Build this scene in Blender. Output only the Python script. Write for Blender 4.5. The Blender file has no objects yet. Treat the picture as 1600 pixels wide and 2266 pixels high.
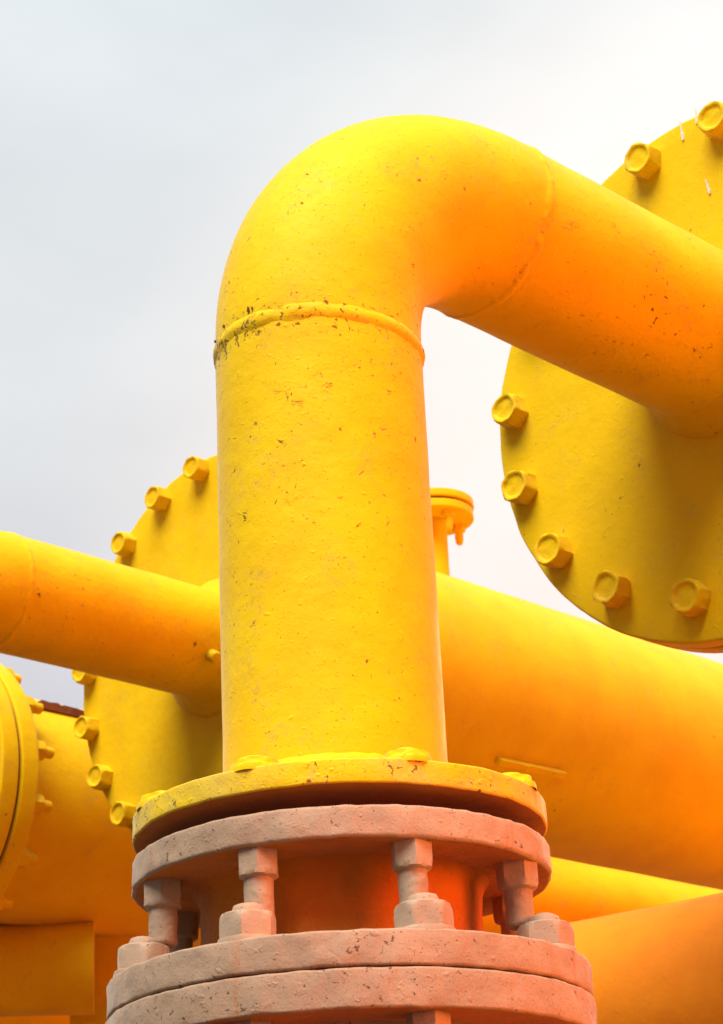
import bpy, math, random
import numpy as np
from mathutils import Vector, Matrix, noise
random.seed(7)
scene = bpy.context.scene
C = scene.collection
# ------------------------------------------------------------------ camera
CAM = Vector((0.0, -2.9616, 1.6)); F_PX = 4700.9
th, ro, ps = 0.4106, -0.0479, 0.0187
Fw = Vector((math.sin(ps)*math.cos(th), math.cos(ps)*math.cos(th), math.sin(th)))
R0 = Vector((math.cos(ps), -math.sin(ps), 0)); U0 = R0.cross(Fw)
Rv = R0*math.cos(ro)+U0*math.sin(ro); Uv = -R0*math.sin(ro)+U0*math.cos(ro)
cd = bpy.data.cameras.new('camera'); cam = bpy.data.objects.new('camera', cd); C.objects.link(cam)
m = Matrix((Rv, Uv, -Fw)).transposed().to_4x4(); m.translation = CAM
cam.matrix_world = m
cd.sensor_fit = 'VERTICAL'; cd.sensor_height = 36.0; cd.lens = 36.0*F_PX/2266.0
cd.clip_start = 0.05; cd.clip_end = 5000
cd.dof.use_dof = True; cd.dof.focus_distance = 3.05; cd.dof.aperture_fstop = 13.0
scene.camera = cam
# ------------------------------------------------------------------ world: pale overcast sky over a daylight sky
W = bpy.data.worlds.new('World'); scene.world = W; W.use_nodes = True
SUN_AZ, SUN_EL = math.radians(203), math.radians(58)      # azimuth from +Y clockwise
nt = W.node_tree; nt.nodes.clear()
def wn(t, **k):
    n = nt.nodes.new(t)
    for a, b in k.items(): setattr(n, a, b)
    return n
def wl(a, b): nt.links.new(a, b)
out = wn('ShaderNodeOutputWorld')
sky = wn('ShaderNodeTexSky', sky_type='NISHITA'); sky.sun_disc = False
sky.sun_elevation = SUN_EL; sky.sun_rotation = SUN_AZ
bg1 = wn('ShaderNodeBackground'); bg1.inputs['Strength'].default_value = 0.05
wl(sky.outputs[0], bg1.inputs['Color'])
tc = wn('ShaderNodeTexCoord'); sep = wn('ShaderNodeSeparateXYZ'); wl(tc.outputs['Generated'], sep.inputs[0])
mp = wn('ShaderNodeMapping'); mp.inputs['Scale'].default_value = (2.2, 2.2, 4.0); wl(tc.outputs['Generated'], mp.inputs[0])
nz = wn('ShaderNodeTexNoise'); nz.inputs['Scale'].default_value = 2.0; nz.inputs['Detail'].default_value = 5; nz.inputs['Roughness'].default_value = .5
wl(mp.outputs[0], nz.inputs['Vector'])
el = wn('ShaderNodeValToRGB'); wl(sep.outputs['Z'], el.inputs[0])
e = el.color_ramp.elements
e[0].position = 0.0; e[0].color = (.60, .52, .52, 1)
e[1].position = 1.0; e[1].color = (.95, .97, .95, 1)
for p, c in ((.30, (.555, .485, .44, 1)), (.42, (.71, .68, .61, 1)), (.60, (.76, .775, .725, 1))):
    x = e.new(p); x.color = c
cl = wn('ShaderNodeMapRange'); cl.inputs['From Min'].default_value = .3; cl.inputs['From Max'].default_value = .7
cl.inputs['To Min'].default_value = .90; cl.inputs['To Max'].default_value = 1.08; wl(nz.outputs[0], cl.inputs[0])
mul = wn('ShaderNodeVectorMath', operation='SCALE'); wl(el.outputs[0], mul.inputs[0]); wl(cl.outputs[0], mul.inputs['Scale'])
def lobe(az, elv, lo, hi, col, pw=1.0):
    """a soft bright patch around one direction of the sky"""
    d = (math.sin(math.radians(az))*math.cos(math.radians(elv)), math.cos(math.radians(az))*math.cos(math.radians(elv)), math.sin(math.radians(elv)))
    dp = wn('ShaderNodeVectorMath', operation='DOT_PRODUCT'); wl(tc.outputs['Generated'], dp.inputs[0]); dp.inputs[1].default_value = d
    mr = wn('ShaderNodeMapRange', interpolation_type='SMOOTHSTEP'); wl(dp.outputs['Value'], mr.inputs[0])
    mr.inputs['From Min'].default_value = math.cos(math.radians(lo)); mr.inputs['From Max'].default_value = math.cos(math.radians(hi))
    po = wn('ShaderNodeMath', operation='POWER'); wl(mr.outputs[0], po.inputs[0]); po.inputs[1].default_value = pw
    sc = wn('ShaderNodeVectorMath', operation='SCALE'); sc.inputs[0].default_value = col; wl(po.outputs[0], sc.inputs['Scale'])
    return sc.outputs[0]
def vadd(a, b):
    n = wn('ShaderNodeVectorMath', operation='ADD'); wl(a, n.inputs[0]); wl(b, n.inputs[1]); return n.outputs[0]
acc = mul.outputs[0]
acc = vadd(acc, lobe(14, 20, 22, 0, (.40, .26, .16)))          # the brightening towards the low light on the right
acc = vadd(acc, lobe(20, 15, 9, 1, (44, 32, 17)))             # the veiled low light itself, just right of the view
# low sky beside and behind the camera dimmed to deepen the shade
fb = wn('ShaderNodeMapRange', interpolation_type='SMOOTHSTEP'); fd = wn('ShaderNodeVectorMath', operation='DOT_PRODUCT'); wl(tc.outputs['Generated'], fd.inputs[0]); fd.inputs[1].default_value = (.087, .996, 0); wl(fd.outputs['Value'], fb.inputs[0])
fb.inputs['From Min'].default_value = .1; fb.inputs['From Max'].default_value = .72; fb.inputs['To Min'].default_value = .06
fe = wn('ShaderNodeMapRange', interpolation_type='SMOOTHSTEP'); wl(sep.outputs['Z'], fe.inputs[0])
fe.inputs['From Min'].default_value = .35; fe.inputs['From Max'].default_value = .95
fm = wn('ShaderNodeMath', operation='MAXIMUM'); wl(fb.outputs[0], fm.inputs[0]); wl(fe.outputs[0], fm.inputs[1])
fs = wn('ShaderNodeVectorMath', operation='SCALE'); wl(acc, fs.inputs[0]); wl(fm.outputs[0], fs.inputs['Scale']); acc = fs.outputs[0]
acc = vadd(acc, lobe(116, 2, 28, 4, (30, 5.4, .15)))            # unseen orange glow added low on the right as warm fill light
bg2 = wn('ShaderNodeBackground'); bg2.inputs['Strength'].default_value = 0.76; wl(acc, bg2.inputs['Color'])
add = wn('ShaderNodeAddShader'); wl(bg1.outputs[0], add.inputs[0]); wl(bg2.outputs[0], add.inputs[1]); wl(add.outputs[0], out.inputs['Surface'])
# ------------------------------------------------------------------ sun
sl = bpy.data.lights.new('sun', 'SUN'); sl.energy = 4.9; sl.angle = math.radians(42); sl.color = (1.0, .95, .88)
so = bpy.data.objects.new('sun', sl); C.objects.link(so)
sd = Vector((math.sin(SUN_AZ)*math.cos(SUN_EL), math.cos(SUN_AZ)*math.cos(SUN_EL), math.sin(SUN_EL)))
so.rotation_euler = sd.to_track_quat('Z', 'Y').to_euler()
scene.view_settings.view_transform = 'Standard'; scene.view_settings.look = 'None'
scene.view_settings.exposure = 0.33; scene.view_settings.gamma = 1.0
scene.render.film_transparent = False
scene.cycles.max_bounces = 8; scene.cycles.diffuse_bounces = 4; scene.cycles.volume_bounces = 0
scene.cycles.use_denoising = True
# ------------------------------------------------------------------ materials
def paint(name, base, base2, rust=(.10, .035, .012), rough=.56, chip=.0, seed=0.0, bump=1.0, streak=0.0, weldz=None, dirt=(.42, .25, .09), dirt_amt=.25, fine=1.0, cracks=False):
    M = bpy.data.materials.new(name); M.use_nodes = True; T = M.node_tree; N = T.nodes; B = N['Principled BSDF']
    def n(t, **k):
        q = N.new(t)
        for a, b in k.items(): setattr(q, a, b)
        return q
    L = T.links.new
    co = n('ShaderNodeTexCoord'); mpp = n('ShaderNodeMapping'); mpp.inputs['Location'].default_value = (seed, seed*1.7, seed*.6)
    L(co.outputs['Object'], mpp.inputs[0]); P = mpp.outputs[0]
    def noi(s, d=3, r=.5, dist=0.0, vec=None):
        q = n('ShaderNodeTexNoise'); q.inputs['Scale'].default_value = s; q.inputs['Detail'].default_value = d
        q.inputs['Roughness'].default_value = r; q.inputs['Distortion'].default_value = dist; L(vec or P, q.inputs['Vector']); return q.outputs[0]
    def mr(v, a, b, c=0., d=1., smooth=True):
        q = n('ShaderNodeMapRange'); q.interpolation_type = 'SMOOTHSTEP' if smooth else 'LINEAR'
        L(v, q.inputs[0])
        for i, x in zip(('From Min', 'From Max', 'To Min', 'To Max'), (a, b, c, d)): q.inputs[i].default_value = x
        return q.outputs[0]
    def mt(op, a, b=None, cl=False):
        q = n('ShaderNodeMath', operation=op); q.use_clamp = cl
        for i, x in enumerate((a, b)):
            if x is None: continue
            if isinstance(x, (int, float)): q.inputs[i].default_value = x
            else: L(x, q.inputs[i])
        return q.outputs[0]
    def mix(f, a, b):
        q = n('ShaderNodeMix', data_type='RGBA')
        if isinstance(f, float): q.inputs[0].default_value = f
        else: L(f, q.inputs[0])
        for i, x in ((6, a), (7, b)):
            if isinstance(x, tuple): q.inputs[i].default_value = x+(1,)
            else: L(x, q.inputs[i])
        return q.outputs[2]
    col = mix(mr(noi(7, 4, .6), .35, .68), base, base2)
    # thin grime where the paint is old: broad patches broken by fine noise
    g = mt('MULTIPLY', mr(noi(11, 5, .65), .5, .72), mr(noi(120, 3, .6), .42, .62))
    col = mix(mt('MULTIPLY', g, dirt_amt), col, dirt)
    # pits and chips
    pit_t = .655 - .05*chip
    region = mr(noi(5.5, 2), .42, .62, .0, .06)
    if weldz is not None:
        spx = n('ShaderNodeSeparateXYZ'); L(co.outputs['Object'], spx.inputs[0])
        for wz, ww in weldz:
            dz = mt('ABSOLUTE', mt('SUBTRACT', spx.outputs['Z'], wz))
            near = mt('MULTIPLY', mr(dz, 0.0, ww, 1., 0.), mr(spx.outputs['X'], -.17, .12, .145, .045))
            region = mt('ADD', region, near)
    pits = mr(mt('ADD', noi(95, 4, .62, .6), region), pit_t+.085, pit_t+.125)
    small = mr(noi(280, 2, .5), .69-.01*chip, .75)
    ridge = mt('ABSOLUTE', mt('SUBTRACT', noi(24, 4, .7, 1.0), .5))
    crack = mt('MULTIPLY', mr(ridge, .004, .014, 1., 0.), mr(noi(9, 2), .68, .74))
    if weldz is not None: crack = mt('MAXIMUM', crack, mt('MULTIPLY', mt('MULTIPLY', mr(ridge, .006, .020, 1., 0.), mr(near, .07, .13)), mr(noi(14, 2), .48, .56)))
    chips = mt('MAXIMUM', mt('MAXIMUM', pits, crack if cracks else mt('MULTIPLY', crack, 0.0)), mt('MULTIPLY', small, .7))
    col = mix(mt('MULTIPLY', chips, .8), col, rust)
    if streak:
        st = n('ShaderNodeMapping'); st.inputs['Scale'].default_value = (26, 26, 3.0); L(P, st.inputs[0])
        s1 = mr(noi(1.0, 3, .5, vec=st.outputs[0]), .62, .74)
        col = mix(mt('MULTIPLY', s1, streak), col, (.36, .12, .02))
    L(col, B.inputs['Base Color'])
    L(mt('ADD', mr(noi(60, 3), .3, .7, rough-.05, rough+.11, False), mt('MULTIPLY', chips, .3)), B.inputs['Roughness'])
    B.inputs['Specular IOR Level'].default_value = .09; B.inputs['Sheen Weight'].default_value = .30; B.inputs['Sheen Roughness'].default_value = .28; B.inputs['Sheen Tint'].default_value = (1, .9, .78, 1)
    # bumps: brush marks, runs, orange peel, pits
    h = mt('MULTIPLY', noi(38, 3, .55), .0016*bump)
    h = mt('ADD', h, mt('MULTIPLY', noi(300, 4, .7), .00055*bump*fine))
    lump = mr(noi(75, 2, .5, .3), .62, .85)
    h = mt('ADD', h, mt('MULTIPLY', lump, .0009*bump))
    h = mt('SUBTRACT', h, mt('MULTIPLY', chips, .0011*bump))
    bp = n('ShaderNodeBump'); bp.inputs['Strength'].default_value = 1.0; bp.inputs['Distance'].default_value = 1.0
    L(h, bp.inputs['Height']); L(bp.outputs[0], B.inputs['Normal'])
    return M
Y1, Y2 = (.75, .48, .0015), (.70, .42, .0015)
YW = paint('yellow_paint_worn', Y1, Y2, chip=.7, weldz=[(3.150, .065)], dirt_amt=.45, cracks=True)
YB = paint('yellow_paint', Y1, Y2, chip=.2, seed=3.1, dirt_amt=.35, bump=.9)
YD = paint('yellow_paint_speckled', Y1, (.70, .45, .002), chip=.3, seed=9.1, dirt_amt=.3, bump=.8)
YR = paint('yellow_paint_chipped', (.70, .46, .004), (.60, .41, .05), chip=1.6, seed=5.1, dirt_amt=.7, dirt=(.40, .30, .14), bump=1.3)
GP = paint('grey_paint', (.31, .205, .13), (.38, .265, .175), chip=1.3, seed=1.1, rough=.5, dirt_amt=.4, dirt=(.34, .16, .06), bump=1.35, streak=.5)
OP = paint('orange_glare_pipe', (.76, .24, .008), (.70, .20, .008), seed=3.9, rough=.62, bump=.7, dirt_amt=.1)  # orange glare over the wide pipe, put into its base colour
GB = paint('grey_paint_bolt', (.33, .225, .145), (.38, .27, .18), chip=.2, seed=2.1, rough=.5, dirt_amt=.25, dirt=(.34, .2, .1), bump=1.0)
OR = paint('orange_glare_shade', (.46, .15, .012), (.36, .10, .01), chip=.3, seed=7.7, rough=.65, bump=1.2)  # orange glare and shade painted into neck, gasket and flange undersides
DK = paint('dark_gasket', (.10, .03, .012), (.14, .05, .02), chip=.2, seed=4.1, rough=.8)
RU = paint('rusty_steel', (.12, .035, .015), (.2, .06, .02), chip=.5, seed=6.1, rough=.8)
WH = paint('white_drip', (.75, .66, .5), (.65, .55, .4), seed=8, dirt_amt=0)
# ------------------------------------------------------------------ helpers
def smooth(me, ang=38):
    me.polygons.foreach_set('use_smooth', [True]*len(me.polygons))
    try: me.set_sharp_from_angle(angle=math.radians(ang))
    except Exception: pass
def mesh(name, V, Fc, mat, ang=38):
    me = bpy.data.meshes.new(name); me.from_pydata([tuple(v) for v in V], [], Fc); me.materials.append(mat)
    me.validate(); smooth(me, ang); return me
def link(name, me, parent=None, mat4=None):
    o = bpy.data.objects.new(name, me); C.objects.link(o)
    if parent: o.parent = parent
    if mat4 is not None: o.matrix_local = mat4
    return o
def thing(name, label, cat, loc=(0, 0, 0), group=None):
    o = bpy.data.objects.new(name, None); C.objects.link(o); o.location = loc; o.empty_display_size = .1
    o['label'] = label; o['category'] = cat
    if group: o['group'] = group
    return o
def frame(o, z, xref=(0, 0, 1)):
    """matrix with local z along z"""
    z = Vector(z).normalized(); x = Vector(xref); x = (x-z*x.dot(z))
    if x.length < 1e-4: x = Vector((1, 0, 0))
    x.normalize(); y = z.cross(x); mm = Matrix((x, y, z)).transposed().to_4x4(); mm.translation = Vector(o); return mm
def nval(v, s, seed=0.): return noise.noise(Vector((v[0]*s+seed, v[1]*s+seed*2.3, v[2]*s-seed)))
def lathe(profile, n=96, amp=0., sc=20., seed=0., rfun=None, closed=False):
    """profile: list of (r, z); r==0 closes with a fan. returns V, F"""
    V, Fc, rows = [], [], []
    for k, (r, z) in enumerate(profile):
        if r <= 1e-7:
            rows.append([len(V)]); V.append(Vector((0, 0, z))); continue
        row = []
        for i in range(n):
            a = 2*math.pi*i/n; rr = rfun(a, r, z) if rfun else r
            p = Vector((rr*math.cos(a), rr*math.sin(a), z))
            if amp:
                d = nval(p, sc, seed)*amp + nval(p, sc*3.1, seed+5)*amp*.5
                p = p*(1+d/max(rr, 1e-3)); p.z = z + nval(p, sc*1.3, seed+11)*amp*.6
            row.append(len(V)); V.append(p)
        rows.append(row)
    pairs = list(zip(rows[:-1], rows[1:])) + ([(rows[-1], rows[0])] if closed else [])
    for a, b in pairs:
        if len(a) == 1 and len(b) == 1: continue
        for i in range(n):
            j = (i+1) % n
            if len(a) == 1: Fc.append((a[0], b[j], b[i]))
            elif len(b) == 1: Fc.append((a[i], a[j], b[0]))
            else: Fc.append((a[i], a[j], b[j], b[i]))
    return V, Fc
def disc_profile(r0, r1, z0, z1, bev=.004, steps=3, sub=1):
    """washer shaped ring between radii r0<r1 and heights z0<z1, bevelled outer edges"""
    pr = [(r0, z0)]
    if sub > 1: pr += [(r0+(r1-bev-r0)*i/sub, z0) for i in range(1, sub)]
    for i in range(steps+1):
        a = -math.pi/2 + math.pi/2*i/steps; pr.append((r1-bev+bev*math.cos(a), z0+bev+bev*math.sin(a)))
    pr += [(r1, z0+(z1-z0)*f) for f in (.3, .5, .7)]
    for i in range(steps+1):
        a = math.pi/2*i/steps; pr.append((r1-bev+bev*math.cos(a), z1-bev+bev*math.sin(a)))
    if sub > 1: pr += [(r1-bev+(r0-r1+bev)*i/sub, z1) for i in range(1, sub)]
    pr.append((r0, z1)); return pr
def sweep(path, tans, rad, n=96, caps=True, amp=0., sc=9., seed=0.):
    V, Fc = [], []; T0 = Vector(tans[0]).normalized(); x = Vector((0, -1, 0)) if abs(T0.z) > .5 else Vector((0, 0, 1))
    x = (x-T0*x.dot(T0)).normalized()
    for k, (p, t) in enumerate(zip(path, tans)):
        t = Vector(t).normalized(); x = (x-t*x.dot(t)).normalized(); y = t.cross(x)
        r = rad(k) if callable(rad) else rad
        for i in range(n):
            a = 2*math.pi*i/n; d = x*math.cos(a)+y*math.sin(a); q = Vector(p)+d*r
            if amp: q = q + d*(nval(q, sc, seed)*amp + nval(q, sc*3.3, seed+4)*amp*.35)
            V.append(q)
    K = len(path)
    for k in range(K-1):
        for i in range(n):
            j = (i+1) % n; Fc.append((k*n+i, k*n+j, (k+1)*n+j, (k+1)*n+i))
    if caps: Fc.append(tuple(reversed(range(n)))); Fc.append(tuple((K-1)*n+i for i in range(n)))
    return V, Fc
def box(x0, x1, y0, y1, z0, z1):
    V = [Vector((x, y, z)) for z in (z0, z1) for x, y in ((x0, y0), (x1, y0), (x1, y1), (x0, y1))]
    return V, [(3, 2, 1, 0), (4, 5, 6, 7), (0, 1, 5, 4), (1, 2, 6, 5), (2, 3, 7, 6), (3, 0, 4, 7)]
def join(*parts):
    V, Fc = [], []
    for v, f in parts:
        o = len(V); V += list(v); Fc += [tuple(i+o for i in q) for q in f]
    return V, Fc
def shift(vf, z): return [v+Vector((0, 0, z)) for v in vf[0]], vf[1]
def xf(vf, M): return [M @ v for v in vf[0]], vf[1]
def hexr(R, soft=.0):
    def f(a, r, z):
        # r is the circular limit; the flats cut it
        b = (a % (math.pi/3))-math.pi/6
        return min(r, R*math.cos(math.pi/6)/math.cos(b)*(1-soft)+soft*R)
    return f
# --- fasteners: local z points outwards from the plate
def bolt_head(R, h, seed, mat):
    pr = [(R*1.0, -.004), (R*1.02, .0), (R*1.02, h*.1), (R*1.0, h*.3), (R*1.0, h*.6), (R*.985, h*.8), (R*.94, h*.93), (R*.86, h), (R*.76, h*1.0), (R*.70, h*.97), (R*.63, h*.90), (R*.55, h*.885), (R*.28, h*.90), (0, h*.90)]
    V, Fc = lathe(pr, 48, amp=R*.06, sc=1.6/R, seed=seed, rfun=hexr(R, .12))
    return mesh('bolt_head', V, Fc, mat, 45)
def nut_with_end(R, h, rs, hs, seed, mat, washer=True, dome=True):
    pr = []
    if washer: pr += [(R*1.06, -.003), (R*1.06, .003), (R*1.03, .006), (R*.99, .007)]
    else: pr += [(R, -.002)]
    pr += [(R, h*.3), (R, h*.6), (R*.98, h*.82), (R*.90, h*.95), (R*.80, h), (rs*1.25, h*1.01), (rs*1.05, h*1.05)]
    if dome: pr += [(rs, h+hs*.5), (rs*.9, h+hs*.8), (rs*.6, h+hs), (0, h+hs*1.05)]
    else: pr += [(rs, h+hs*.5), (rs, h+hs*.95), (rs*.8, h+hs), (0, h+hs)]
    base = hexr(R, .15)
    def rf(a, r, z): return r if (z < .0065 and washer) or r <= rs*1.26 else base(a, r, z)
    V, Fc = lathe(pr, 48, amp=R*.05, sc=1.2/R, seed=seed, rfun=rf)
    return mesh('nut', V, Fc, mat, 45)
# ------------------------------------------------------------------ geometry constants from the photograph
R = .162
al, Rb, zb, Lh = .6839, .3486, 3.1771, .5896; slp = -.0854
e = Vector((math.cos(al), math.sin(al), 0)); zv = Vector((0, 0, 1))
thM = math.pi/2 - slp
n1 = Vector((.69763778, .71611135, .02204681)); n2 = Vector((.69999228, .71377754, .02307457))
C2 = Vector((-.30241228, 2.2233429, 3.49354952)); C1 = Vector((.74859068, .610229, 3.43081133))
RD = .5383
# ================================================================== GROUND
V, Fc = box(-400, 400, -400, 400, -.4, 0)
G = bpy.data.materials.new('ground_soil'); G.use_nodes = True; T = G.node_tree; B = T.nodes['Principled BSDF']
tcg = T.nodes.new('ShaderNodeTexCoord'); ng = T.nodes.new('ShaderNodeTexNoise'); ng.inputs['Scale'].default_value = .6; ng.inputs['Detail'].default_value = 8
T.links.new(tcg.outputs['Object'], ng.inputs[0]); rg = T.nodes.new('ShaderNodeValToRGB'); T.links.new(ng.outputs[0], rg.inputs[0])
rg.color_ramp.elements[0].position = .35; rg.color_ramp.elements[0].color = (.62, .19, .02, 1)
rg.color_ramp.elements[1].position = .7; rg.color_ramp.elements[1].color = (.72, .26, .03, 1)
sx = T.nodes.new('ShaderNodeSeparateXYZ'); T.links.new(tcg.outputs['Object'], sx.inputs[0])
ad = T.nodes.new('ShaderNodeMath'); ad.operation = 'MULTIPLY_ADD'; T.links.new(ng.outputs[0], ad.inputs[0]); ad.inputs[1].default_value = 1.2; T.links.new(sx.outputs['X'], ad.inputs[2])
ed = T.nodes.new('ShaderNodeMapRange'); ed.inputs['From Min'].default_value = 1.4; ed.inputs['From Max'].default_value = 2.0; T.links.new(ad.outputs[0], ed.inputs[0])
mg = T.nodes.new('ShaderNodeMix'); mg.data_type = 'RGBA'; fx = T.nodes.new('ShaderNodeMapRange'); fx.inputs['From Min'].default_value = 8; fx.inputs['From Max'].default_value = 10; fx.inputs['To Min'].default_value = 1; fx.inputs['To Max'].default_value = 0; T.links.new(sx.outputs['X'], fx.inputs[0])
ya = T.nodes.new('ShaderNodeMath'); ya.operation = 'SUBTRACT'; T.links.new(sx.outputs['Y'], ya.inputs[0]); ya.inputs[1].default_value = 3.5
yb_ = T.nodes.new('ShaderNodeMath'); yb_.operation = 'ABSOLUTE'; T.links.new(ya.outputs[0], yb_.inputs[0])
fy = T.nodes.new('ShaderNodeMapRange'); fy.inputs['From Min'].default_value = 5; fy.inputs['From Max'].default_value = 7; fy.inputs['To Min'].default_value = 1; fy.inputs['To Max'].default_value = 0; T.links.new(yb_.outputs[0], fy.inputs[0])
m1 = T.nodes.new('ShaderNodeMath'); m1.operation = 'MULTIPLY'; T.links.new(ed.outputs[0], m1.inputs[0]); T.links.new(fx.outputs[0], m1.inputs[1])
m2 = T.nodes.new('ShaderNodeMath'); m2.operation = 'MULTIPLY'; T.links.new(m1.outputs[0], m2.inputs[0]); T.links.new(fy.outputs[0], m2.inputs[1])
T.links.new(m2.outputs[0], mg.inputs[0]); mg.inputs[6].default_value = (.03, .012, .007, 1)   # dark ground to cut bounce, orange patch added on the right as bounce fill
T.links.new(rg.outputs[0], mg.inputs[7]); T.links.new(mg.outputs[2], B.inputs['Base Color']); B.inputs['Roughness'].default_value = .9
g = link('ground', mesh('ground', V, Fc, G)); g['kind'] = 'structure'
# ================================================================== MAIN ELBOW PIPE
pipe = thing('elbow_pipe', 'large yellow pipe rising from the grey valve and bending over to the right', 'pipe')
path, tans = [], []
for i in range(64):
    path.append(zv*(2.385+(zb-2.385)*i/64)); tans.append(zv)
for i in range(65):
    t = thM*i/64; path.append(zv*zb + e*Rb*(1-math.cos(t)) + zv*Rb*math.sin(t)); tans.append(e*math.sin(t)+zv*math.cos(t))
end, tt = path[-1], tans[-1]
for i in range(1, 41):
    path.append(end+tt*(Lh+.02)*i/40); tans.append(tt)
V, Fc = sweep(path, tans, R, 160, True, amp=.0014, sc=7)
link('pipe_body', mesh('pipe_body', V, Fc, YW, 60), pipe)
def bead(parent, o, ax, r, w, h, seed, mat, amp=.0016, tilt=(0, 0), n=200):
    ax = Vector(ax).normalized(); M = frame(o, ax)
    M = M @ Matrix.Rotation(tilt[0], 4, 'X') @ Matrix.Rotation(tilt[1], 4, 'Y')
    pr = [(r-.003+(h+.003)*math.cos(math.pi/2*s)**1.3, w*s) for s in (-1, -.8, -.6, -.4, -.2, 0, .2, .4, .6, .8, 1)]
    V, Fc = lathe(pr, n, amp=amp, sc=26, seed=seed)
    return link('weld_bead', mesh('weld_bead', *xf((V, Fc), M), mat, 70), parent)
bead(pipe, (0, 0, 3.152), (.045, 0, 1), R, .020, .0034, 1.0, YW, amp=.0022)
bead(pipe, end+tt*.012, tt, R, .016, .0018, 2.0, YW, amp=.003)
# fillet where the pipe meets its flange, and where it enters the vessel cover
pr = [(R-.002, 2.4135+.050), (R+.002, 2.4135+.045), (R+.0065, 2.4135+.039), (R+.0075, 2.4135+.030), (R+.007, 2.4135+.020), (R+.008, 2.4135+.012), (R+.012, 2.4135+.005), (R+.018, 2.4135+.001), (R+.018, 2.41)]
link('weld_fillet', mesh('weld_fillet', *lathe(pr, 200, amp=.0035, sc=18, seed=3), YW, 70), pipe)
Mx = frame(end+tt*Lh, -tt)
pr = [(R-.004, .055), (R+.002, .045), (R+.005, .03), (R+.012, .016), (R+.022, .004), (R+.024, -.02)]
link('weld_fillet', mesh('weld_fillet', *xf(lathe(pr, 128, amp=.0015, sc=30, seed=4), Mx), YW, 70), pipe)
# yellow flange
FR = .2945
fl = link('pipe_flange', mesh('pipe_flange', *lathe(disc_profile(.10, FR, 2.3795, 2.4135, .003, 4, 4), 200, amp=.0016, sc=22, seed=5), YR, 50), pipe)
def ringpos(rb, ang, z): return Vector((rb*math.sin(math.radians(ang)), -rb*math.cos(math.radians(ang)), z))
topnut = [nut_with_end(.0335, .016, .017, .006, 20+i, YB) for i in range(3)]
for k in range(8):
    p = ringpos(.262, -24.5+45*k, 2.4133)
    M = Matrix.Translation(p) @ Matrix.Rotation(.7*k, 4, 'Z')
    link('nut', topnut[k % 3], fl, M)
# dark paint flakes curled on the weather side of the bend
def flake(c, nrm, sz, seed):
    rnd = random.Random(seed); M = frame(c, nrm); K = 10
    ring = [Vector((sz*(.6+.5*rnd.random())*math.cos(2*math.pi*i/K), .4*sz*(.6+.5*rnd.random())*math.sin(2*math.pi*i/K), .0012+.0016*rnd.random())) for i in range(K)]
    V = [M @ v for v in ring]+[M @ Vector((v.x*.8, v.y*.8, -.002)) for v in ring]
    return V, [tuple(range(K))]+[(i, i+K, (i+1) % K+K, (i+1) % K) for i in range(K)]+[tuple(reversed(range(K, 2*K)))]
def pix_dir(x, y): return (Fw + Rv*((x-800)/F_PX) - Uv*((y-1133)/F_PX))
def on_bend(x, y):
    """nearest point of the swept pipe to a photo ray (used to find where a flake sits on the real surface)"""
    d = pix_dir(x, y).normalized(); best = None
    for p, t in zip(path, tans):
        w = Vector(p)-CAM; s = w.dot(d); q = CAM+d*s; v = q-Vector(p); v = v-t*v.dot(t)
        if best is None or v.length < best[0]: best = (v.length, Vector(p), t, v)
    return best
for i, (x, y, s) in enumerate([(556, 465, .006), (563, 452, .0035), (505, 585, .003), (478, 725, .005), (480, 710, .003), (478, 795, .003)]):
    _, p, t, v = on_bend(x, y); nr = v.normalized()
    link('rust_scab', mesh('rust_scab', *flake(p+nr*(R+.0006), nr, s, i), RU, 20), pipe)
# ================================================================== GREY VALVE
valve = thing('flanged_valve', 'grey painted flanged valve body with studs and nuts, under the yellow elbow pipe', 'valve')
pr = [(.0, 2.345), (.17, 2.345), (.175, 2.352), (.175, 2.380), (.0, 2.380)]
link('gasket', mesh('gasket', *lathe(pr, 96), OR), valve)
uf = link('upper_flange', mesh('upper_flange', *lathe(disc_profile(.12, FR+.001, 2.3079, 2.3510, .005, 4, 5), 260, amp=.0020, sc=34, seed=8), GP, 50), valve)
for o_ in (uf, fl):
    o_.data.materials.append(OR)
    for p_ in o_.data.polygons:
        if p_.normal.z < -.8 and Vector(p_.center[:2]).length < FR-.012: p_.material_index = 1
prn = [(.0, 2.31), (.212, 2.31), (.204, 2.302), (.199, 2.29), (.197, 2.26), (.196, 2.235), (.197, 2.21), (.202, 2.19), (.212, 2.181), (.212, 2.16)]
link('valve_neck', mesh('valve_neck', *lathe(prn, 128, amp=.003, sc=14, seed=9), OR, 60), valve)
F2 = .3345
bf = link('bonnet_flange', mesh('bonnet_flange', *lathe(disc_profile(.12, F2, 2.1342, 2.1804, .004, 4, 5), 260, amp=.0024, sc=30, seed=10), GP, 50), valve)
bf2 = link('body_flange', mesh('body_flange', *lathe(disc_profile(.12, F2+.001, 2.0819, 2.1325, .004, 4, 5), 260, amp=.0024, sc=30, seed=12), GP, 50), valve)
pr = [(.1, 2.13), (F2-.012, 2.13), (F2-.012, 2.138), (.1, 2.138)]
link('gasket', mesh('gasket', *lathe(pr, 128), DK), valve)
bf2.data.materials.append(OR)
for p_ in bf2.data.polygons:
    if p_.normal.z < -.8 and Vector(p_.center[:2]).length < F2-.012: p_.material_index = 1
bf.location.x = bf2.location.x = .008; uf.location.x = .003; fl.location.x = .003
prb = [(.0, 2.085), (.25, 2.085), (.235, 2.06), (.225, 2.0), (.24, 1.9), (.27, 1.75), (.27, 1.45), (.24, 1.25), (.2, 1.15), (.3, 1.14), (.3, 1.09), (.165, 1.088), (.162, .1), (.3, .1), (.3, .0), (0, 0)]
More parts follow.
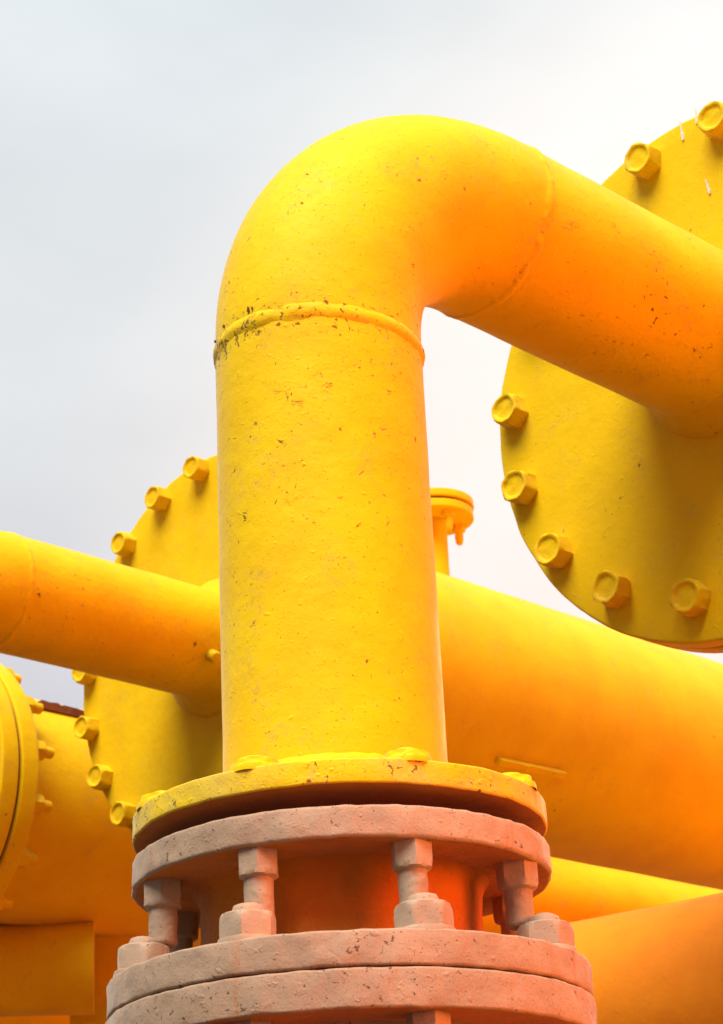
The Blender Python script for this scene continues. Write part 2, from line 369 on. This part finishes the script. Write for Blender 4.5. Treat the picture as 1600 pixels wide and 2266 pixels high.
link('valve_body', mesh('valve_body', *lathe(prb, 96, amp=.002, sc=14, seed=13), GP, 40), valve)
# studs below the upper flange: nut and threaded shank hanging down
def hanging_stud(seed, R_=.0285, hn=.036, rs=.0195, ls=.052):
    pr = [(R_*.98, -.004), (R_, .004), (R_, hn*.6), (R_*.99, hn*.8), (R_*.93, hn*.95), (R_*.84, hn), (rs*1.02, hn+.001)]
    z = hn+.002
    while z < hn+ls-.004:
        pr += [(rs*.98, z), (rs*1.0, z+.002)]; z += .0042
    pr += [(rs*.97, hn+ls-.003), (rs*.8, hn+ls), (0, hn+ls)]
    b = hexr(R_, .06)
    V, Fc = lathe(pr, 48, amp=.0012, sc=50, seed=seed, rfun=lambda a, r, z: b(a, r, z) if z < hn+.0005 and r > rs*1.1 else r)
    return mesh('stud_bolt', V, Fc, GB, 40)
hs = [hanging_stud(31+i) for i in range(3)]
for k in range(8):
    p = ringpos(.262, -24.5+45*k, 2.3085)
    M = Matrix.Translation(p) @ Matrix.Rotation(math.pi, 4, 'X') @ Matrix.Rotation(.52+.9*k, 4, 'Z')
    link('stud_bolt', hs[k % 3], uf, M)
bn = [nut_with_end(.0385, .040, .020, .013, 40+i, GB) for i in range(3)]
for k in range(8):
    p = ringpos(.293, -25.8+45*k, 2.180); M = Matrix.Translation(p) @ Matrix.Rotation(.35+.8*k, 4, 'Z')
    link('nut', bn[k % 3], bf, M)
for k in range(8):
    p = ringpos(.290, -25.8+45*k, 2.0825); M = Matrix.Translation(p) @ Matrix.Rotation(math.pi, 4, 'X') @ Matrix.Rotation(.5+.8*k, 4, 'Z')
    link('stud_bolt', hs[k % 3], bf2, M)
# ================================================================== VESSELS
def vessel(name, label, Cc, n, Rdisc, Rs, length, bolts, bmesh, plate_mat, shell_mat, seed, rear=2.0):
    base = Vector((Cc.x+n.x*length*.5, Cc.y+n.y*length*.5, 0))
    v = thing(name, label, 'vessel', base, group='horizontal pressure vessels')
    inv = Matrix.Translation(-base)
    M = frame(Cc, -n)                                    # local z towards the camera side, out of the plate
    # cover plate: front face at z=0
    pr = [(0, 0)]+[(Rdisc*f, 0) for f in (.2, .4, .6, .8, .92)]
    bev = .006
    for i in range(5):
        a = math.pi/2*i/4; pr.append((Rdisc-bev+bev*math.sin(a), -bev+bev*math.cos(a)))
    pr += [(Rdisc, -.02), (Rdisc, -.035), (Rdisc-.003, -.044), (.2, -.044)]
    plate = link('cover_plate', mesh('cover_plate', *lathe(pr, 200, amp=.0022, sc=14, seed=seed), plate_mat, 50), v, inv @ M)
    pr = disc_profile(Rs-.03, Rdisc, -.098, -.050, .005, 3, 3)
    fg = link('shell_flange', mesh('shell_flange', *lathe(pr, 160, amp=.0012, sc=14, seed=seed+1), shell_mat, 50), v, inv @ M)
    pr = [(Rdisc-.03, -.052), (Rdisc-.03, -.042)]
    link('gasket', mesh('gasket', *lathe([(Rs, -.051), (Rdisc-.02, -.051), (Rdisc-.02, -.043), (Rs, -.043)], 96), DK), v, inv @ M)
    K = 40; pr = [(Rs+.012, -.096), (Rs+.004, -.108), (Rs, -.115)]+[(Rs, -.12-(length-.12)*i/K) for i in range(K)]
    pr += [(Rs*math.cos(a), -length-.5*Rs*math.sin(a)) for a in (0, .3, .6, .9, 1.2, 1.45)]+[(0, -length-.5*Rs)]
    link('shell', mesh('shell', *lathe(pr, 160, amp=.0016, sc=6, seed=seed+2), shell_mat, 60), v, inv @ M)
    rn = random.Random(seed)
    for k, (rb, ang) in enumerate(bolts):
        a = math.radians(ang)
        # the angle is measured in the plate plane: u = n x z, w = u x n
        u = n.cross(zv).normalized(); w = u.cross(n)
        wp = Cc + u*rb*math.cos(a)+w*rb*math.sin(a)
        lp = M.inverted() @ wp; lp.z = 0
        link('bolt_head', bmesh[k % len(bmesh)], plate, Matrix.Translation(lp) @ Matrix.Rotation(rn.random()*6.28, 4, 'Z') @ Matrix.Rotation(rn.uniform(-.05, .05), 4, 'X'))
        link('nut', bmesh[(k+1) % len(bmesh)], fg, Matrix.Translation(Vector((lp.x, lp.y, -.098))) @ Matrix.Rotation(math.pi, 4, 'X') @ Matrix.Rotation(rn.random()*6.28, 4, 'Z'))
    # saddles down to the ground
    for s in (.62, .95) if Cc is C1 else (.8, .95):
        c = Cc + n*length*s; ux = Vector((n.y, -n.x, 0)).normalized(); nn = Vector((n.x, n.y, 0)).normalized()
        Ms = Matrix((ux, nn, zv)).transposed().to_4x4(); Ms.translation = Vector((c.x, c.y, 0))
        top = c.z-Rs*.80
        P = xf(join(box(-Rs*.6, Rs*.6, -.09, .09, top-.25, top), box(-.10, .10, -.07, .07, .02, top-.25), box(-.2, .2, -.15, .15, 0, .02)), inv @ Ms)
        link('saddle_support', mesh('saddle_support', *P, shell_mat), v)
    return v, plate, fg, inv
bh = [bolt_head(.0355, .040, 50+i, YD) for i in range(4)]
bhs = [bolt_head(.034, .042, 60+i, YB) for i in range(4)]
ang1 = [(.497, 79.5), (.492, 100.7), (.485, 122.), (.487, 146.), (.493, 171.0), (.490, -168.9), (.484, -148.3), (.470, -127.2), (.456, -103.9)]
ang1 += [(.47, a) for a in (-83., -62., -41, -20, 1, 22, 41, 60)]
v1, plate1, fg1, inv1 = vessel('pressure_vessel', 'nearest yellow vessel, its big round bolted cover at the right edge', C1, n1, RD, .365, 2.6, ang1, bh, YD, YB, 71)
ang2 = [(.508, a) for a in (92.5, 111, 130.3, 151.5, 172.6, 190.9, 208.9, 226.5)]+[(.505, 226.5+18.8*k) for k in range(1, 12)]
v2, plate2, fg2, inv2 = vessel('pressure_vessel', 'yellow vessel with bolted cover left of the vertical pipe, shell running right', C2, n2, RD, .362, 3.4, ang2, bhs, YB, YB, 81)
# third vessel, further left, seen from behind its open flange joint
def P3(x, y, dep): return CAM + pix_dir(x, y)*dep
C3 = P3(-112, 1768, 6.1)
v3 = thing('pressure_vessel', 'yellow vessel at the lower left edge with a two-ring flange joint', 'vessel', (C3.x+n2.x*1.2, C3.y+n2.y*1.2, 0), group='horizontal pressure vessels')
i3 = Matrix.Translation(-Vector(v3.location)); M3 = frame(C3, -n2); R3, S3 = .42, .33
K3 = i3 @ M3
rear_f = link('shell_flange', mesh('shell_flange', *lathe(disc_profile(S3-.02, R3, 0, .058, .006, 4, 3), 160, amp=.001, sc=14, seed=91), YB, 50), v3, K3)
link('gasket', mesh('gasket', *lathe([(S3, .056), (R3-.012, .056), (R3-.012, .070), (S3, .070)], 128), DK), v3, K3)
pr = disc_profile(.0001, R3, .068, .125, .006, 4, 3)
link('cover_plate', mesh('cover_plate', *lathe(pr, 160, amp=.001, sc=14, seed=92), YB, 50), v3, K3)
pr = [(S3+.008, .004), (S3, -.012)]+[(S3, -.03-2.9*i/30) for i in range(31)]+[(S3*.7, -3.05), (0, -3.1)]
link('shell', mesh('shell', *lathe(pr, 140, amp=.0015, sc=6, seed=93), YB, 60), v3, K3)
n3 = [nut_with_end(.030, .036, .016, .034, 100+i, YB, washer=False, dome=False) for i in range(2)]
for k in range(16):
    a = 2*math.pi*(k+.35)/16
    link('nut', n3[k % 2], rear_f, Matrix.Translation((.386*math.cos(a), .386*math.sin(a), 0)) @ Matrix.Rotation(math.pi, 4, 'X') @ Matrix.Rotation(k*1.1, 4, 'Z'))
for s in (1.75, 2.5):
    c = C3+n2*s; ux = Vector((n2.y, -n2.x, 0)).normalized(); nn = Vector((n2.x, n2.y, 0)).normalized()
    Ms = Matrix((ux, nn, zv)).transposed().to_4x4(); Ms.translation = Vector((c.x, c.y, 0)); top = c.z-S3*.85
    link('saddle_support', mesh('saddle_support', *xf(join(box(-.15, .15, -.05, .05, top-.2, top), box(-.06, .06, -.05, .05, .02, top-.2), box(-.2, .2, -.15, .15, 0, .02)), i3 @ Ms), YB), v3)
# rusty strip welded on top of the third vessel's shell
def strip_on(name, parent, inv, P, dirv, length, w, t, mat, seed, up=zv, taper=0):
    Mq = frame(P, up, dirv); K = 14; V = []
    for i in range(K+1):
        x = length*(i/K-.5); hh = t*(1+.5*noise.noise(Vector((i*.9, seed, 0))))
        for y, z in ((-w/2, -t), (w/2, -t), (w/2, hh), (-w/2, hh)): V.append(Mq @ Vector((x, y, z)))
    Fc = [(0, 1, 2, 3), tuple(4*K+q for q in (3, 2, 1, 0))]
    for i in range(K):
        for q in range(4): Fc.append((4*i+q, 4*(i+1)+q, 4*(i+1)+(q+1) % 4, 4*i+(q+1) % 4))
    return link(name, mesh(name, *xf((V, Fc), inv), mat, 30), parent)
# ================================================================== vent nozzle on vessel two
s_ = .89; nb = C2+n2*s_; 
vn = link('vent_nozzle', mesh('vent_nozzle', *xf(lathe([(.040, .34), (.040, .42), (.040, .5), (.040, .58)], 48, amp=.0006, sc=20), inv2 @ Matrix.Translation(nb)), YB, 50), v2)
zf = .578
link('nozzle_flange', mesh('nozzle_flange', *xf(lathe(disc_profile(.03, .122, zf, zf+.026, .003, 3, 2), 96, amp=.0006, sc=20), inv2 @ Matrix.Translation(nb)), YB, 50), vn)
link('gasket', mesh('gasket', *xf(lathe([(.03, zf+.024), (.112, zf+.024), (.112, zf+.036), (.03, zf+.036)], 64), inv2 @ Matrix.Translation(nb)), DK), vn)
link('blind_flange', mesh('blind_flange', *xf(lathe(disc_profile(.0001, .125, zf+.034, zf+.058, .003, 3, 2), 96, amp=.0006, sc=20), inv2 @ Matrix.Translation(nb)), YB, 50), vn)
sb = nut_with_end(.0205, .020, .0125, .040, 110, YB, washer=False)
for k in range(4):
    a = math.radians(-62+90*k); p = nb+Vector((.088*math.cos(a), .088*math.sin(a), zf+.001))
    link('stud_bolt', sb, vn, inv2 @ Matrix.Translation(p) @ Matrix.Rotation(math.pi, 4, 'X'))
# ================================================================== left pipe into the second vessel's cover
r2 = .141
lp_end = C2-n2*.02
A0 = C2-n2*.690
base = Vector((A0.x, A0.y, 0))
bp_ = thing('branch_pipe', 'yellow pipe from the left edge welded into the middle of the bolted round cover', 'pipe')
path2, tans2 = [], []
K = 50
for i in range(K+1):
    path2.append(C2+n2*.02+(A0-C2-n2*.02)*(i/K)); tans2.append(-n2)
hd = -n2; Rb2 = .30; st0 = path2[-1]; dn2 = Vector((-hd.y, hd.x, 0)).normalized(); dn2 = dn2 if dn2.y > 0 else -dn2
for i in range(1, 33):
    t = math.pi/2*i/32; path2.append(st0+hd*Rb2*math.sin(t)+dn2*Rb2*(1-math.cos(t))); tans2.append(hd*math.cos(t)+dn2*math.sin(t))
lastp = path2[-1]; tl = tans2[-1]
for i in range(1, 11): path2.append(lastp+tl*1.6*i/10); tans2.append(tl)
YL = paint('yellow_paint_blistered', Y1, Y2, chip=.6, seed=12.3, dirt_amt=.3, bump=1.3, cracks=True)
link('pipe_body', mesh('pipe_body', *sweep(path2, tans2, r2, 128, True, amp=.0012, sc=8, seed=3), YL, 60), bp_)
bead(bp_, st0, n2, r2, .016, .0015, 7.0, YL, amp=.002)
Mx = frame(C2, -n2)
pr = [(r2-.003, .085), (r2+.002, .07), (r2+.006, .05), (r2+.016, .028), (r2+.034, .010), (r2+.044, .0), (r2+.044, -.01)]
link('weld_fillet', mesh('weld_fillet', *xf(lathe(pr, 128, amp=.003, sc=18, seed=14), Mx), YL, 70), bp_)
# small round plug on its flank, beside the vertical pipe
def hit_pipe(x, y, A, ax, r):
    d = pix_dir(x, y).normalized(); w = CAM-A; dp = d-ax*d.dot(ax); wp = w-ax*w.dot(ax)
    a = dp.dot(dp); b = 2*dp.dot(wp); c = wp.dot(wp)-r*r; D = max(b*b-4*a*c, 0); return CAM+d*((-b-math.sqrt(D))/(2*a))
q = hit_pipe(472, 1452, C2, n2, r2+.01); ax_p = C2+n2*((q-C2).dot(n2)); nr = (q-ax_p).normalized()
link('plug', mesh('plug', *xf(lathe([(.016, -.03), (.016, .008), (.013, .013), (.006, .014), (0, .014)], 32), frame(q, nr)), YL, 40), bp_)
# ================================================================== strip and ledges
q = hit_pipe(135, 1577, C3, n2, S3)
strip_on('rust_strip', v3, i3, C3+n2*((q-C3).dot(n2))+ (q-(C3+n2*((q-C3).dot(n2)))).normalized()*(S3+.008), n2, .165, .022, .012, RU, 3.0, up=zv)
for (x0, y0, x1, y1) in [(1098, 1680, 1242, 1710)]:
    a = hit_pipe(x0, y0, C2, n2, .362); b = hit_pipe(x1, y1, C2, n2, .362); mid = (a+b)/2
    o_ = C2+n2*((mid-C2).dot(n2)); up = (mid-o_).normalized()
    strip_on('nameplate_rail', v2, inv2, mid+up*.008, (b-a).normalized(), (b-a).length, .018, .016, YB, 5.0, up=up)
# ================================================================== white drips on the near cover
def on_plate(x, y, Cc, n):
    d = pix_dir(x, y); return CAM+d*((Cc-CAM).dot(n)/d.dot(n))
for i, (x0, y0, x1, y1, w) in enumerate([(1505, 265, 1513, 312, .0045), (1540, 240, 1543, 275, .003), (1563, 398, 1572, 430, .004)]):
    a = on_plate(x0, y0, C1, n1); b = on_plate(x1, y1, C1, n1); Mq = frame((a+b)/2-n1*.0022, -n1, b-a); l = (b-a).length; K = 12; V = []; 
    for j in range(K+1):
        x = l*(j/K-.5); ww = w*(.35+.8*abs(noise.noise(Vector((j*.7, i*3.3, 1)))))*(1 if j < K*.7 else 1.5)*(0.2 if j in (0, K) else 1)
        V += [Mq @ Vector((x, -ww, -.002)), Mq @ Vector((x, -ww*.6, .0012)), Mq @ Vector((x, ww*.6, .0012)), Mq @ Vector((x, ww, -.002))]
    Fc = [(4*j+q_, 4*j+4+q_, 4*j+5+q_, 4*j+1+q_) for j in range(K) for q_ in range(3)]
    me = mesh('white_drip', *xf((V, Fc), inv1), WH, 60)
    link('white_drip', me, v1)
# ================================================================== low pipes
def straight(name, label, A, B, r, mat, seed, wall_end=False, legs=(), n=96):
    A, B = Vector(A), Vector(B); base = Vector(((A.x+B.x)/2, (A.y+B.y)/2, 0)); t = thing(name, label, 'pipe', base); inv = Matrix.Translation(-base); d = (B-A)
    K = max(8, int(d.length/.06)); path = [A+d*i/K for i in range(K+1)]
    link('pipe_body', mesh('pipe_body', *xf(sweep(path, [d.normalized()]*(K+1), r, n, True, amp=.0014, sc=8, seed=seed), inv), mat, 60), t)
    for s in legs:
        c = A+d*s
        link('support_leg', mesh('support_leg', *xf(join(box(c.x-.035, c.x+.035, c.y-.035, c.y+.035, .012, c.z-r*.9), box(c.x-.1, c.x+.1, c.y-.1, c.y+.1, 0, .012)), inv), mat), t)
    return t, inv
# lower left: horizontal pipe that ends with a flat cap, a post behind
def P(x, y, dep): return CAM + pix_dir(x, y)*dep
E1 = P(208, 2142, 6.22); d1 = Vector((-.985, -.10, .0)).normalized()
straight('capped_pipe', 'dark yellow pipe in the bottom left corner ending in a flat cap beside a post', E1, E1+d1*1.4, .133, YB, 21, legs=(.75,))
E2 = P(240, 2138, 6.40)
post = thing('support_post', 'yellow flat steel post behind the end of the bottom left pipe', 'post', (E2.x, E2.y, 0))
link('post_body', mesh('post_body', *join(box(-.11, .10, -.035, .035, .015, E2.z+.135), box(-.16, .15, -.12, .12, 0, .015)), YB), post)
# lower right: pipe under the long vessel
A4 = P(1150, 1985, 5.6); B4 = P(1600, 2085, 6.05)
d4 = (B4-A4).normalized(); d4.z *= .3; d4.normalize()
t4, i4 = straight('low_pipe', 'bright yellow pipe low on the right, between the long vessel and the wide near pipe', A4-d4*.35, A4+d4*2.6, .118, YB, 22, legs=(.9,))
# foreground right: wide pipe rising towards the right
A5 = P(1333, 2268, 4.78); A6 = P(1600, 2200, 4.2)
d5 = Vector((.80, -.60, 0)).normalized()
t5, i5 = straight('wide_pipe', 'wide pipe coloured with orange glare in the bottom right corner, coming towards the camera', A5-d5*.5, A5+d5*2.4,   .235, OP, 23, legs=(.1,))


# dark background header, low and far behind the left vessel
A6_ = P(-120, 2232, 6.78)
straight('header_pipe', 'wide dark yellow pipe in the far lower left, below the two-ring vessel', A6_-n2*.3, A6_+n2*4.5, .27, YB, 31, legs=(.5,))
